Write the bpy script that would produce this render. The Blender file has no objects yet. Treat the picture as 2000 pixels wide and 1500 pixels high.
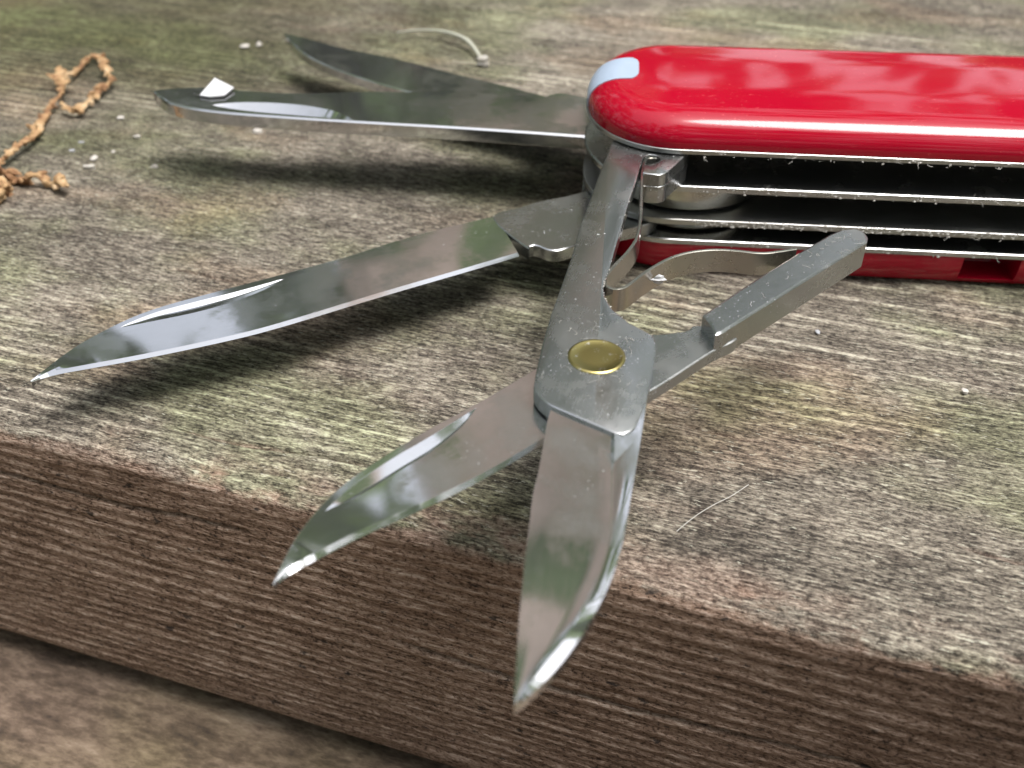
import bpy, bmesh, math, random
import numpy as np
from mathutils import Vector

MM = 0.001            # everything below is laid out in millimetres
SC = bpy.context.scene
COL = SC.collection
R = math.radians
random.seed(7)

# ------------------------------------------------------------------ camera
cam = bpy.data.cameras.new("camera")
cam.lens = 36.0
cam.sensor_width = 36.0
cam.clip_start = 0.002
cam.clip_end = 60.0
cam.dof.use_dof = True
cam.dof.focus_distance = 0.0450
cam.dof.aperture_fstop = 86.0
camo = bpy.data.objects.new("camera", cam)
COL.objects.link(camo)
camo.location = (0, 0, 30 * MM)
camo.rotation_euler = (R(90 - 38), 0, 0)
SC.camera = camo

# ------------------------------------------------------------------ light
SUN_EL, SUN_AZ = 72.0, 108.0          # high overcast light through a gap, a little from the right
world = bpy.data.worlds.new("World")
SC.world = world
world.use_nodes = True
wn = world.node_tree
bg = wn.nodes["Background"]
sky = wn.nodes.new("ShaderNodeTexSky")
sky.sky_type = 'NISHITA'
sky.sun_disc = False
sky.sun_elevation = R(SUN_EL)
sky.sun_rotation = R(SUN_AZ)
sky.air_density = 1.0
sky.dust_density = 4.0
sky.ozone_density = 1.0
bg.inputs[1].default_value = 0.15
hs = wn.nodes.new("ShaderNodeHueSaturation")      # thin overcast: the blue is washed out evenly
hs.inputs["Saturation"].default_value = 0.30
wn.links.new(sky.outputs[0], hs.inputs["Color"])
wn.links.new(hs.outputs[0], bg.inputs[0])
sun = bpy.data.lights.new("sun", 'SUN')
sun.energy = 1.5
sun.angle = R(28)
sun.color = (1.0, 0.97, 0.93)
suno = bpy.data.objects.new("sun", sun)
COL.objects.link(suno)
d = Vector((math.cos(R(SUN_EL)) * math.sin(R(SUN_AZ)), math.cos(R(SUN_EL)) * math.cos(R(SUN_AZ)), math.sin(R(SUN_EL))))
suno.rotation_euler = d.to_track_quat('Z', 'Y').to_euler()

vs = SC.view_settings
vs.view_transform = 'Standard'
vs.look = 'None'
vs.exposure = 1.02
vs.gamma = 1.0
vs.use_curve_mapping = False
SC.cycles.use_denoising = True
SC.cycles.max_bounces = 6
SC.cycles.diffuse_bounces = 2
SC.cycles.glossy_bounces = 4
SC.cycles.transmission_bounces = 2
SC.cycles.caustics_reflective = False
SC.cycles.caustics_refractive = False

# ------------------------------------------------------------------ measured outlines, mm, top view
OUT = {
    'arm': [[5.232,49.864],[5.592,51.003],[7.097,51.392],[9.06,50.747],[9.07,48.642],[7.634,46.269],[7.306,46.046],[6.441,46.213],[6.589,47.174],[6.928,47.232],[7.306,47.405],[7.533,47.812],[7.424,48.224],[6.994,48.343],[6.683,48.106],[6.515,47.463],[6.074,45.551],[5.416,42.935],[4.709,39.84],[4.193,37.541],[3.866,36.319],[3.763,35.766],[3.777,35.073],[3.985,34.249],[4.593,33.237],[5.144,32.711],[5.481,32.332],[5.501,31.791],[5.415,31.196],[5.108,29.768],[4.766,28.277],[4.233,26.875],[3.885,26.525],[3.59,26.552],[1.447,28.018],[1.217,28.219],[0.918,28.685],[0.778,29.1],[0.887,30.016],[1.176,31.858],[1.571,33.883],[1.857,35.073],[2.562,38.173],[3.137,41.087],[3.97,44.69],[4.426,46.662],[4.845,48.224]],
    'arm_l': [[1.441,28.292],[1.191,27.11],[1.039,25.961],[0.839,24.574],[0.658,23.735],[0.541,22.373],[0.4,21.055],[0.218,18.955],[0.125,17.269],[0.068,16.466],[0.063,15.872]],
    'arm_m': [[3.54,26.934],[3.452,25.82],[3.336,24.563],[3.234,23.261],[3.091,22.037],[2.902,21.191],[2.52,20.084],[2.008,18.947],[1.356,17.857],[0.715,16.913],[0.063,15.872]],
    'arm_r': [[4.892,28.843],[4.591,27.327],[4.286,25.853],[3.984,24.473],[3.716,23.177],[3.449,21.957],[3.159,20.91],[2.772,19.819],[2.13,18.516],[1.421,17.351],[0.679,16.48],[0.053,15.882]],
    'lev_s': [[2.419,32.694],[0.961,31.29],[-1.276,29.143],[-3.136,27.532],[-4.849,25.794],[-5.919,24.447],[-6.656,22.93],[-7.067,21.559],[-7.208,20.614]],
    'lev_e': [[2.204,28.017],[1.042,27.018],[-0.866,25.345],[-2.845,23.884],[-4.713,22.65],[-6.026,21.654],[-6.869,21.029],[-7.198,20.604]],
    'shank': [[2.257,33.604],[3.719,33.962],[4.932,33.675],[5.734,33.497],[6.996,33.746],[7.376,34.107],[8.265,33.962],[8.968,33.25],[7.71,32.217],[5.099,29.807],[3.35,28.759],[1.822,27.756],[1.117,28.759],[1.371,31.225]],
    'block': [[7.598,33.811],[9.339,35.611],[10.771,37.005],[12.465,38.602],[14.158,40.159],[14.823,40.619],[15.483,40.759],[15.8,40.48],[15.869,39.976],[15.7,39.526],[15.095,38.951],[12.59,36.639],[10.282,34.509],[8.146,32.538],[7.886,32.4],[7.815,33.096]],
    'rivet': [[2.118,30.968],[4.235,30.968],[3.176,30.968]],
    'spring': [[7.381,48.184],[7.1,48.243],[6.821,48.066],[6.626,47.426],[6.418,46.125],[6.205,44.243],[5.98,42.223],[5.862,41.499],[5.72,40.652],[5.465,39.785],[4.962,38.725],[4.447,37.871],[4.062,37.124],[3.894,36.597],[3.93,36.198],[4.207,35.922],[4.551,35.962],[4.873,36.238],[5.609,37.165],[6.645,38.209],[7.539,38.768],[8.428,39.03],[9.266,39.074],[10.098,38.942],[10.634,38.812],[11.194,38.812],[11.902,38.986],[12.502,39.162]],
    'lev_np': [[-6.072,23.613],[-5.289,24.809],[-4.209,26.023],[-2.886,27.279],[-2.021,28.147],[-1.306,28.872]],
    'lev_nq': [[-6.065,23.567],[-4.982,24.371],[-3.734,25.585],[-2.582,26.709],[-1.789,27.835],[-1.287,28.842]],
    'pen_s': [[-0.887,49.31],[-5.367,47.046],[-8.338,45.075],[-11.302,43.405],[-14.13,41.863],[-16.924,40.306],[-18.277,39.032],[-19.719,37.139],[-20.387,35.804],[-20.764,34.888]],
    'pen_e': [[0.367,45.272],[-2.557,43.599],[-5.006,42.237],[-7.349,40.887],[-9.589,39.551],[-11.75,38.352],[-13.883,37.434],[-15.972,36.62],[-17.927,35.941],[-19.465,35.496],[-20.295,35.313],[-20.753999999999998,34.878]],
    'pen_np': [[-18.095,38.742],[-16.817,39.918],[-15.34,40.743],[-13.585,41.636],[-12.245,42.369],[-11.202,42.977]],
    'pen_nq': [[-18.07,38.66],[-16.177,39.325],[-14.665,39.961],[-13.167,40.831],[-12.015,41.818],[-11.16,42.883]],
    'pen_start': [[-0.887,49.31],[0.79,45.788],[0.311,44.774]],
    'pen_tang': [[-1.05,49.103],[0.562,50.315],[1.704,51.026],[3.001,51.508],[4.331,52.244],[6.749,53.439],[8.31,51.691],[7.701,48.764],[5.405,47.55],[3.445,46.22],[2.818,45.805],[2.258,45.6],[1.788,45.702],[1.375,46.064],[0.953,46.168],[0.713,45.96]],
    'la_b': [[-22.554,62.167],[-21.977,62.416],[-19.45,62.666],[-14.106,61.755],[-9.647,62.002],[-4.497,61.919],[0.0,61.592],[1.652,61.025],[2.4,61.592],[3.366,61.755],[4.452,61.105],[6.354,61.025]],
    'la_f': [[-22.541,62.002],[-21.688,60.864],[-20.503,59.836],[-17.926,58.834],[-13.456,58.006],[-9.096,57.341],[-4.209,56.687],[0.0,56.044],[4.134,55.343],[5.885,55.066]],
    'la_np': [[-18.361,59.914],[-16.987,60.229],[-15.099,60.229],[-12.834,59.836],[-10.839,58.987],[-9.444,57.709]],
    'la_nq': [[-18.325,59.758],[-16.429,59.063],[-14.484,58.606],[-12.574,58.23],[-10.683,57.857],[-9.417,57.487]],
    'lb_b': [[-17.433,78.112],[-15.459,76.993],[-13.316,75.468],[-11.276,74.303],[-8.904,73.064],[-6.193,71.362],[-3.574,69.626],[-0.701,67.862],[2.059,65.992],[4.714,64.366],[6.649,63.288]],
    'lb_f': [[-17.296,77.774],[-16.208,75.468],[-14.781,73.166],[-12.683,70.873],[-9.895,68.596],[-6.904,66.518],[-3.367,64.366],[0.0,62.477],[3.225,60.746],[6.33,59.234]],
    'twig1': [[-33.29,59.295],[-32.867,61.356],[-32.636,62.658],[-32.474,63.842],[-32.355,64.812],[-32.62,66.479],[-32.991,68.475],[-33.059,70.286],[-32.881,71.882],[-33.414,73.634],[-34.425,75.657],[-34.265,75.864],[-33.551,76.281],[-33.696,79.077],[-33.373,80.308],[-32.358,79.41],[-30.944,76.176],[-30.154,74.635],[-30.598,73.141],[-30.744,71.502],[-30.768,70.01],[-30.847,69.372],[-31.531,69.462],[-32.294,70.194]],
    'twig2': [[-33.292,58.432],[-32.178,58.856],[-31.267,58.998],[-30.251,58.432],[-29.45,58.432],[-28.527,58.083],[-27.532,57.599]],
    'twig3': [[-31.907,56.58],[-31.407,56.58],[-31.349,57.393],[-31.746,58.083]],
    'crumbs': [[-27.808,69.063],[-25.742,65.816],[-27.624,62.483],[-27.489,61.129],[-26.704,63.566],[-29.473,63.644],[-23.298,61.277],[-17.641,66.648],[-20.837,83.616],[-21.945,83.261],[-29.27,64.999],[21.33,37.733],[15.503,42.581]],
    'stalk': [[-9.687,86.217],[-8.17,86.092],[-6.413,85.469],[-4.867,84.365],[-3.674,82.927],[-2.872,81.069],[-2.338,79.275]],
    'hair': [[6.598,28.687],[7.139,29.198],[7.783,29.779],[8.453,30.312],[9.163,30.764],[9.952,31.349]],
    'flake': [[-19.361,61.023],[-18.998,63.601],[-17.461,62.084],[-17.82,60.942],[-18.67,60.782]],
    'flake2': [[6.287,37.552]],
}

# ------------------------------------------------------------------ node helpers
class NT:
    def __init__(self, name):
        self.m = bpy.data.materials.new(name)
        self.m.use_nodes = True
        self.t = self.m.node_tree
        self.b = self.t.nodes["Principled BSDF"]
        self.out = self.t.nodes["Material Output"]
        tc = self.n("ShaderNodeTexCoord")
        self.obj = self.vm('MULTIPLY', tc.outputs["Object"], (1000, 1000, 1000))     # mm
    def n(self, ty, **kw):
        x = self.t.nodes.new(ty)
        for k, v in kw.items():
            setattr(x, k, v)
        return x
    def link(self, a, b):
        self.t.links.new(a, b)
    def put(self, sock, v):
        if isinstance(v, bpy.types.NodeSocket):
            self.link(v, sock)
        elif isinstance(v, (tuple, list)) and len(v) == 3 and sock.type == 'RGBA':
            sock.default_value = (*v, 1)
        else:
            sock.default_value = v
    def vm(self, op, a, b):
        x = self.n("ShaderNodeVectorMath", operation=op)
        self.put(x.inputs[0], a); self.put(x.inputs[1], b)
        return x.outputs[0]
    def ma(self, op, a, b=0.0, c=0.0, clamp=False):
        x = self.n("ShaderNodeMath", operation=op, use_clamp=clamp)
        for i, v in enumerate((a, b, c)):
            self.put(x.inputs[i], v)
        return x.outputs[0]
    def noise(self, scale=(1, 1, 1), detail=4, rough=0.55, off=(0, 0, 0), dist=0.0, vec=None):
        v = self.vm('MULTIPLY', vec or self.obj, scale)
        v = self.vm('ADD', v, off)
        x = self.n("ShaderNodeTexNoise")
        self.link(v, x.inputs["Vector"])
        x.inputs["Scale"].default_value = 1
        x.inputs["Detail"].default_value = detail
        x.inputs["Roughness"].default_value = rough
        x.inputs["Distortion"].default_value = dist
        return x.outputs["Fac"]
    def step(self, v, lo, hi, a=0.0, b=1.0):
        x = self.n("ShaderNodeMapRange", interpolation_type='SMOOTHSTEP')
        self.put(x.inputs[0], v)
        for i, q in enumerate((lo, hi, a, b)):
            self.put(x.inputs[i + 1], q)
        return x.outputs[0]
    def mix(self, f, a, b, mode='MIX'):
        x = self.n("ShaderNodeMix", data_type='RGBA', blend_type=mode)
        self.put(x.inputs[0], f); self.put(x.inputs[6], a); self.put(x.inputs[7], b)
        return x.outputs[2]
    def ramp(self, f, stops):
        x = self.n("ShaderNodeValToRGB")
        e = x.color_ramp.elements
        while len(e) < len(stops):
            e.new(0.5)
        for q, (p, c) in zip(e, stops):
            q.position = p; q.color = (*c, 1)
        self.put(x.inputs[0], f)
        return x.outputs[0]
    def attr(self, name):
        x = self.n("ShaderNodeAttribute", attribute_name=name)
        return x.outputs["Fac"]
    def bump(self, h, strength, dist, normal=None):
        x = self.n("ShaderNodeBump")
        self.put(x.inputs["Height"], h)
        x.inputs["Strength"].default_value = strength
        x.inputs["Distance"].default_value = dist * MM
        if normal is not None:
            self.link(normal, x.inputs["Normal"])
        return x.outputs[0]
    def set(self, **kw):
        for k, v in kw.items():
            self.put(self.b.inputs[k.replace('_', ' ')], v)

# ------------------------------------------------------------------ materials
def mat_wood():
    w = NT("weathered_wood")
    sep = w.n("ShaderNodeSeparateXYZ"); w.link(w.obj, sep.inputs[0])
    z = sep.outputs[2]
    grain = w.attr("grain")
    # 1 on the front face, 0 on top, with a ragged border along the arris
    front = w.step(w.ma('ADD', z, w.ma('MULTIPLY', w.ma('SUBTRACT', w.noise((.5, .8, .8), 6, .65), .5), 1.6)), -.25, -.75)
    fib = w.noise((1.3, 8.5, 8.5), 3, .70)               # short fibres
    crunch = w.noise((4.2, 6.5, 6.5), 3, .72, (7, 3, 1))  # mould and raised fibre ends
    streak = w.noise((.12, 2.0, 2.0), 3, .6, (3, 1, 9))
    patch = w.noise((.10, .16, .16), 2, .6, (11, 5, 2))
    patch2 = w.noise((.30, .50, .5), 4, .66, (31, 2, 7))
    algae = w.step(w.noise((.065, .10, .1), 4, .6, (2, 17, 4)), .44, .62)
    # brightness of the top: crisp pale fibres and dark pits over a muted ground
    v = w.ma('MULTIPLY_ADD', crunch, .95, -.475 + .385)
    v = w.ma('MULTIPLY_ADD', fib, .8, w.ma('ADD', v, -.40))
    v = w.ma('MULTIPLY_ADD', streak, .30, w.ma('ADD', v, -.15))
    v = w.ma('MULTIPLY_ADD', patch2, .60, w.ma('ADD', v, -.30))
    v = w.ma('MULTIPLY_ADD', patch, .55, w.ma('ADD', v, -.275))
    v = w.ma('MULTIPLY_ADD', grain, .43, v)
    v = w.ma('ADD', v, w.step(fib, .53, .60, 0, .16))
    v = w.ma('SUBTRACT', v, w.step(fib, .46, .40, 0, .15))
    v = w.ma('SUBTRACT', v, w.step(crunch, .47, .40, 0, .13))
    top = w.ramp(v, [(0.0, (.032, .027, .022)), (.20, (.076, .064, .052)), (.46, (.180, .155, .125)), (.72, (.335, .297, .238)), (1.0, (.58, .54, .44))])
    top = w.mix(w.ma('MULTIPLY', algae, .62), top, w.mix(1.0, top, (.80, .95, .66), 'MULTIPLY'))
    pinkish = w.step(w.noise((.07, .12, .1), 3, .5, (41, 7, 3)), .50, .66)
    top = w.mix(w.ma('MULTIPLY', pinkish, .7), top, w.mix(1.0, top, (1.10, .95, .86), 'MULTIPLY'))
    top = w.mix(w.step(w.noise((.5, .7, .7), 5, .7, (9, 44, 3)), .64, .76, 0, .5), top, (.052, .050, .038))
    top = w.mix(w.step(w.noise((1.6, 6.5, 4), 4, .7, (5, 61, 3)), .60, .67, 0, .65), top, (.62, .60, .49))
    # darker, greener patch spreading from the far left corner
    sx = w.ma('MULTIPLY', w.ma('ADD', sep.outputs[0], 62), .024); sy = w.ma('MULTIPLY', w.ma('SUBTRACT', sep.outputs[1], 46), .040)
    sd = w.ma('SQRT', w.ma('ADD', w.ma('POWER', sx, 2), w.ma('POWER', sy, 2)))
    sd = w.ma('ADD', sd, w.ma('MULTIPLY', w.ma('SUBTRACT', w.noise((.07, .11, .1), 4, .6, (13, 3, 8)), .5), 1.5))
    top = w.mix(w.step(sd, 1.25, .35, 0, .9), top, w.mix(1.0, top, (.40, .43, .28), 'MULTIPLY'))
    # front face: red-brown sawn side, dark grooves
    f = w.ma('MULTIPLY_ADD', fib, 1.0, -.5 + .40)
    f = w.ma('ADD', f, w.step(fib, .53, .60, 0, .12))
    f = w.ma('SUBTRACT', f, w.step(crunch, .46, .38, 0, .20))
    f = w.ma('MULTIPLY_ADD', grain, .20, f)
    f = w.ma('MULTIPLY_ADD', streak, .5, w.ma('ADD', f, -.25))
    f = w.ma('MULTIPLY_ADD', patch2, .75, w.ma('ADD', f, -.375))
    f = w.ma('MULTIPLY_ADD', crunch, 1.0, w.ma('ADD', f, -.5))
    fr = w.ramp(f, [(0.0, (.046, .029, .020)), (.25, (.165, .106, .074)), (.5, (.305, .208, .152)), (.74, (.45, .335, .262)), (1.0, (.61, .49, .41))])
    grey = w.step(w.ma('ADD', sep.outputs[0], w.ma('MULTIPLY', z, -1.2)), -12, 34)  # light falling off to the right, painted into the front's colour
    fr = w.mix(w.ma('MULTIPLY', grey, .7), fr, w.mix(1.0, fr, (.34, .32, .33), 'MULTIPLY'))
    fr = w.mix(w.step(w.noise((.9, 1.5, 1.5), 4, .65, (77, 1, 3)), .60, .68, 0, .85), fr, (.016, .014, .014))
    col = w.mix(front, top, fr)
    # rosy bare fibres along the arris
    arris = w.ma('MULTIPLY', w.step(z, -1.1, -.35), w.step(z, -.02, -.3))
    arris = w.ma('MULTIPLY', arris, w.step(w.noise((.16, .4, .4), 4, .6, (8, 8, 8)), .42, .58))
    col = w.mix(w.ma('MULTIPLY', arris, .6), col, w.ramp(w.ma('ADD', w.ma('MULTIPLY', fib, .9), w.ma('MULTIPLY', w.ma('SUBTRACT', crunch, .5), .9)), [(.25, (.06, .037, .028)), (.45, (.20, .135, .105)), (.65, (.48, .36, .29))]))
    nb = w.bump(w.ma('ADD', fib, w.ma('MULTIPLY', crunch, .8)), .9, .13)
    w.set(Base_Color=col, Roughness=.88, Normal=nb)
    w.b.inputs["Specular IOR Level"].default_value = .25
    return w.m

def mat_board():
    w = NT("lower_board_wood")
    a = w.noise((.10, .35, .3), 6, .62)
    b = w.noise((1.1, 2.6, 2), 5, .65, (4, 4, 4))
    v = w.ma('MULTIPLY_ADD', a, 1.6, w.ma('MULTIPLY_ADD', b, 1.3, -.98))
    c = w.ramp(v, [(0, (.03, .02, .015)), (.35, (.105, .072, .050)), (.6, (.19, .135, .098)), (1, (.34, .26, .20))])
    c = w.mix(w.step(w.noise((.06, .06, .1), 3, .5, (2, 8, 1)), .45, .65, 0, .5), c, w.mix(1.0, c, (.9, 1.05, .65), 'MULTIPLY'))
    w.set(Base_Color=c, Roughness=.85, Normal=w.bump(v, .6, .3))
    return w.m

def mat_steel(name, base=(.60, .60, .60), rough=.16, dust=.5, scratch=.35, aniso=(1, 1, 1), grime=.35, oil=.13):
    w = NT(name)
    sm = w.noise((.35, .35, .35), 5, .6)
    sc = w.noise((.9 * aniso[0], 14 * aniso[1], 6), 4, .7, (3, 2, 1))
    film = w.step(sm, .45, .70)
    rg = w.ma('ADD', rough, w.ma('MULTIPLY', film, .16))
    rg = w.ma('ADD', rg, w.ma('MULTIPLY', w.ma('SUBTRACT', sc, .5), .18))
    c = w.mix(w.ma('MULTIPLY', film, grime), base, (.40, .395, .37))
    # dust and dried residue
    d1 = w.step(w.noise((7, 7, 7), 3, .7, (5, 5, 5)), .655, .70)
    d2 = w.step(w.noise((2.3, 3.4, 3), 6, .75, (9, 1, 4)), .60, .74)
    dm = w.ma('MULTIPLY', w.ma('MAXIMUM', d1, w.ma('MULTIPLY', d2, .55)), dust, clamp=True)
    dm = w.ma('MULTIPLY', dm, w.step(w.noise((.5, .5, .5), 3, .5, (1, 33, 2)), .40, .66, .08, 1))
    n1 = w.bump(sc, scratch, .0012)
    w.set(Base_Color=c, Metallic=1.0, Roughness=rg, Normal=n1)
    dif = w.n("ShaderNodeBsdfDiffuse")
    dif.inputs[0].default_value = (.62, .63, .64, 1)
    # thin greasy film that scatters a little light
    haze = w.n("ShaderNodeBsdfDiffuse"); haze.inputs[0].default_value = (.30, .305, .30, 1)
    hx = w.n("ShaderNodeMixShader")
    w.link(w.ma('MULTIPLY_ADD', w.noise((.8, .8, .8), 5, .65, (6, 6, 2)), oil * 1.2, oil * .4), hx.inputs[0])
    w.link(w.b.outputs[0], hx.inputs[1]); w.link(haze.outputs[0], hx.inputs[2])
    mx = w.n("ShaderNodeMixShader")
    w.link(dm, mx.inputs[0]); w.link(hx.outputs[0], mx.inputs[1]); w.link(dif.outputs[0], mx.inputs[2])
    w.link(mx.outputs[0], w.out.inputs[0])
    return w.m

def mat_red(name, scuff=.5):
    w = NT(name)
    sp = w.step(w.noise((2.6, 6, 5), 5, .75, (4, 9, 1)), .60, .70)
    mask = w.step(w.noise((.35, .35, .35), 3, .5), .42, .6)
    c = w.mix(w.ma('MULTIPLY', w.ma('MULTIPLY', sp, mask), scuff * .5), (.37, .0016, .018), (.85, .16, .17))
    rg = w.ma('MULTIPLY_ADD', w.noise((.6, 1.2, 1), 5, .6, (2, 2, 9)), .10, .03)
    w.set(Base_Color=c, Roughness=rg, Normal=w.bump(w.noise((4, 9, 9), 3, .6, (3, 3, 3)), .05, .01))
    w.b.inputs["IOR"].default_value = 1.5
    w.b.inputs["Subsurface Weight"].default_value = .0
    return w.m

def mat_plain(name, c1, c2, rough=.6, scale=3., bump=.3, bd=.05, trans=0.0, spec=.5):
    w = NT(name)
    a = w.noise((scale,) * 3, 5, .6)
    w.set(Base_Color=w.mix(a, c1, c2), Roughness=rough, Normal=w.bump(a, bump, bd))
    w.b.inputs["Specular IOR Level"].default_value = spec
    w.b.inputs["Transmission Weight"].default_value = trans
    return w.m

def mat_twig():
    w = NT("dry_twig_bark")
    a = w.noise((.7, .7, .7), 3, .6); b = w.noise((3, 3, 3), 4, .65, (3, 2, 1))
    c = w.ramp(w.ma('MULTIPLY_ADD', a, 1.6, w.ma('MULTIPLY_ADD', b, .5, -.55)), [(0, (.10, .05, .03)), (.35, (.27, .145, .075)), (.6, (.48, .31, .16)), (1, (.72, .56, .38))])
    w.set(Base_Color=c, Roughness=.75, Normal=w.bump(b, .8, .12))
    w.b.inputs["Specular IOR Level"].default_value = .2
    return w.m

def mat_brass():
    w = NT("brass_rivet")
    sep = w.n("ShaderNodeSeparateXYZ"); w.link(w.obj, sep.inputs[0])
    r = w.ma('SQRT', w.ma('ADD', w.ma('POWER', sep.outputs[0], 2), w.ma('POWER', sep.outputs[1], 2)))
    rings = w.noise((1, 1, 1), 2, .5, vec=w.n("ShaderNodeCombineXYZ").outputs[0])
    cx = w.n("ShaderNodeCombineXYZ"); w.link(w.ma('MULTIPLY', r, 22), cx.inputs[0])
    rings = w.noise((1, 1, 1), 3, .6, vec=cx.outputs[0])
    wear = w.step(w.noise((3.5, 3.5, 3.5), 5, .7), .60, .68)
    c = w.mix(wear, (.44, .375, .15), (.74, .70, .58))
    w.set(Base_Color=c, Metallic=1.0, Roughness=.30, Normal=w.bump(rings, .35, .012))
    return w.m

def mat_leaf(name, c1, c2):
    w = NT(name)
    geo = w.n("ShaderNodeNewGeometry")
    c = w.mix(geo.outputs["Random Per Island"], c1, c2)
    w.set(Base_Color=c, Roughness=.5)
    tr = w.n("ShaderNodeBsdfTranslucent"); w.link(c, tr.inputs[0])
    mx = w.n("ShaderNodeMixShader"); mx.inputs[0].default_value = .55
    w.link(w.b.outputs[0], mx.inputs[1]); w.link(tr.outputs[0], mx.inputs[2])
    w.link(mx.outputs[0], w.out.inputs[0])
    return w.m

M = dict(
    wood=mat_wood(), board=mat_board(),
    steel=mat_steel("satin_steel", (.42, .43, .435), .21, 1.0, oil=.07),
    blade=mat_steel("polished_blade_steel", (.64, .65, .665), .055, .36, .22, grime=.25, oil=.08),
    liner=mat_steel("liner_alloy", (.46, .465, .475), .20, .45, oil=.06),
    liner_dusty=mat_steel("dusty_liner_alloy", (.40, .40, .39), .30, 1.0, oil=.10),
    spring=mat_steel("spring_steel", (.46, .435, .385), .18, .35, oil=.06),
    dark=mat_steel("dull_inner_steel", (.30, .28, .25), .30, .1, oil=.05),
    red=mat_red("red_plastic", 1.0), brass=mat_brass(),
    pick=mat_plain("grey_white_plastic", (.34, .42, .54), (.40, .48, .60), .35, 2, .1, .02),
    flake=mat_plain("white_flake", (.60, .60, .62), (.72, .72, .74), .6, 5, .4, .03),
    crumb=mat_plain("pale_crumb", (.36, .32, .27), (.72, .69, .66), .55, 6, .4, .03),
    grit=mat_plain("grey_grit", (.30, .30, .32), (.50, .51, .55), .55, 6, .4, .03),
    lint=mat_plain("lint_fibre", (.45, .43, .40), (.62, .60, .56), .7, 3, .1, .01),
    stalk=mat_plain("pale_stalk", (.42, .43, .34), (.60, .60, .52), .6, 3, .2, .02),
    twig=mat_twig(),
    bark=mat_plain("unseen_trunk_bark", (.30, .21, .17), (.85, .66, .56), .9, .012, .5, 8),  # bark of the added trunk, kept pale for pinkish reflections
    leaf=mat_leaf("green_leaf", (.08, .12, .06), (.22, .30, .12)),
)

# ------------------------------------------------------------------ mesh helpers (mm in, metres out)
def to_mesh(name, V, F, smooth=True, sharp=35.0):
    me = bpy.data.meshes.new(name)
    me.from_pydata([tuple(map(float, v)) for v in V], [], F)
    bm = bmesh.new(); bm.from_mesh(me)
    bmesh.ops.remove_doubles(bm, verts=bm.verts, dist=1e-5)
    bmesh.ops.dissolve_degenerate(bm, edges=bm.edges, dist=1e-5)
    bmesh.ops.recalc_face_normals(bm, faces=bm.faces)
    bm.to_mesh(me); bm.free()
    return me

def finish(me, smooth=True, sharp=30.0):
    if smooth:
        me.shade_smooth()
        me.set_sharp_from_angle(angle=R(sharp))

def cut(me, cutters):
    """real grooves: subtract closed meshes (still in mm)"""
    o = bpy.data.objects.new("tmp", me); COL.objects.link(o)
    tmp = []
    for c in cutters:
        co = bpy.data.objects.new("tmp_cut", c); COL.objects.link(co); tmp.append(co)
        md = o.modifiers.new("b", 'BOOLEAN'); md.operation = 'DIFFERENCE'; md.solver = 'EXACT'; md.object = co
    dg = bpy.context.evaluated_depsgraph_get(); dg.update()
    res = bpy.data.meshes.new_from_object(o.evaluated_get(dg))
    for co in tmp:
        bpy.data.objects.remove(co)
    bpy.data.objects.remove(o)
    return res if len(res.polygons) > 3 else me

def place(name, me, mat, parent=None, base=(0, 0, 0), rot=0.0, smooth=True, sharp=30.0):
    """base: origin of the object in mm (world); mesh verts are world mm"""
    n = len(me.vertices)
    co = np.empty(n * 3); me.vertices.foreach_get("co", co); co = co.reshape(-1, 3)
    co = co - np.array(base)
    if rot:
        c, s = math.cos(-rot), math.sin(-rot)
        co = np.stack([co[:, 0] * c - co[:, 1] * s, co[:, 0] * s + co[:, 1] * c, co[:, 2]], 1)
    me.vertices.foreach_set("co", (co * MM).ravel())
    me.update()
    finish(me, smooth, sharp)
    me.materials.clear(); me.materials.append(mat)
    o = bpy.data.objects.new(name, me)
    COL.objects.link(o)
    o.location = Vector(base) * MM
    o.rotation_euler = (0, 0, rot)
    if parent is not None:
        bpy.context.view_layer.update()
        o.parent = parent
        o.matrix_parent_inverse = parent.matrix_world.inverted()
    return o

def tag(o, label=None, cat=None, group=None, kind=None):
    for k, v in (("label", label), ("category", cat), ("group", group), ("kind", kind)):
        if v: o[k] = v
    return o

def resample(P, n, closed=False):
    P = np.array(P, float)
    if closed: P = np.vstack([P, P[:1]])
    L = np.r_[0, np.cumsum(np.linalg.norm(np.diff(P, axis=0), axis=1))]
    t = np.linspace(0, L[-1], n + 1 if closed else n)
    q = np.stack([np.interp(t, L, P[:, k]) for k in range(P.shape[1])], 1)
    return q[:-1] if closed else q

def smooth_line(P, n, closed=False):
    """Catmull-Rom through the points, then even spacing"""
    P = np.array(P, float); m = len(P); out = []
    rng = range(m) if closed else range(m - 1)
    for i in rng:
        g = (lambda k: P[k % m]) if closed else (lambda k: P[min(max(k, 0), m - 1)])
        p0, p1, p2, p3 = g(i - 1), g(i), g(i + 1), g(i + 2)
        for t in np.linspace(0, 1, 8, endpoint=False):
            out.append(.5 * ((2 * p1) + (-p0 + p2) * t + (2 * p0 - 5 * p1 + 4 * p2 - p3) * t * t + (-p0 + 3 * p1 - 3 * p2 + p3) * t ** 3))
    if not closed: out.append(P[-1])
    return resample(out, n, closed)

def relax(P, k=6):
    P = P.copy()
    for _ in range(k):
        P[1:-1] = .25 * P[:-2] + .5 * P[1:-1] + .25 * P[2:]
    return P

def ccw(P):
    P = np.array(P, float)
    a = np.sum(P[:, 0] * np.roll(P[:, 1], -1) - np.roll(P[:, 0], -1) * P[:, 1])
    return P if a > 0 else P[::-1]

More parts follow.
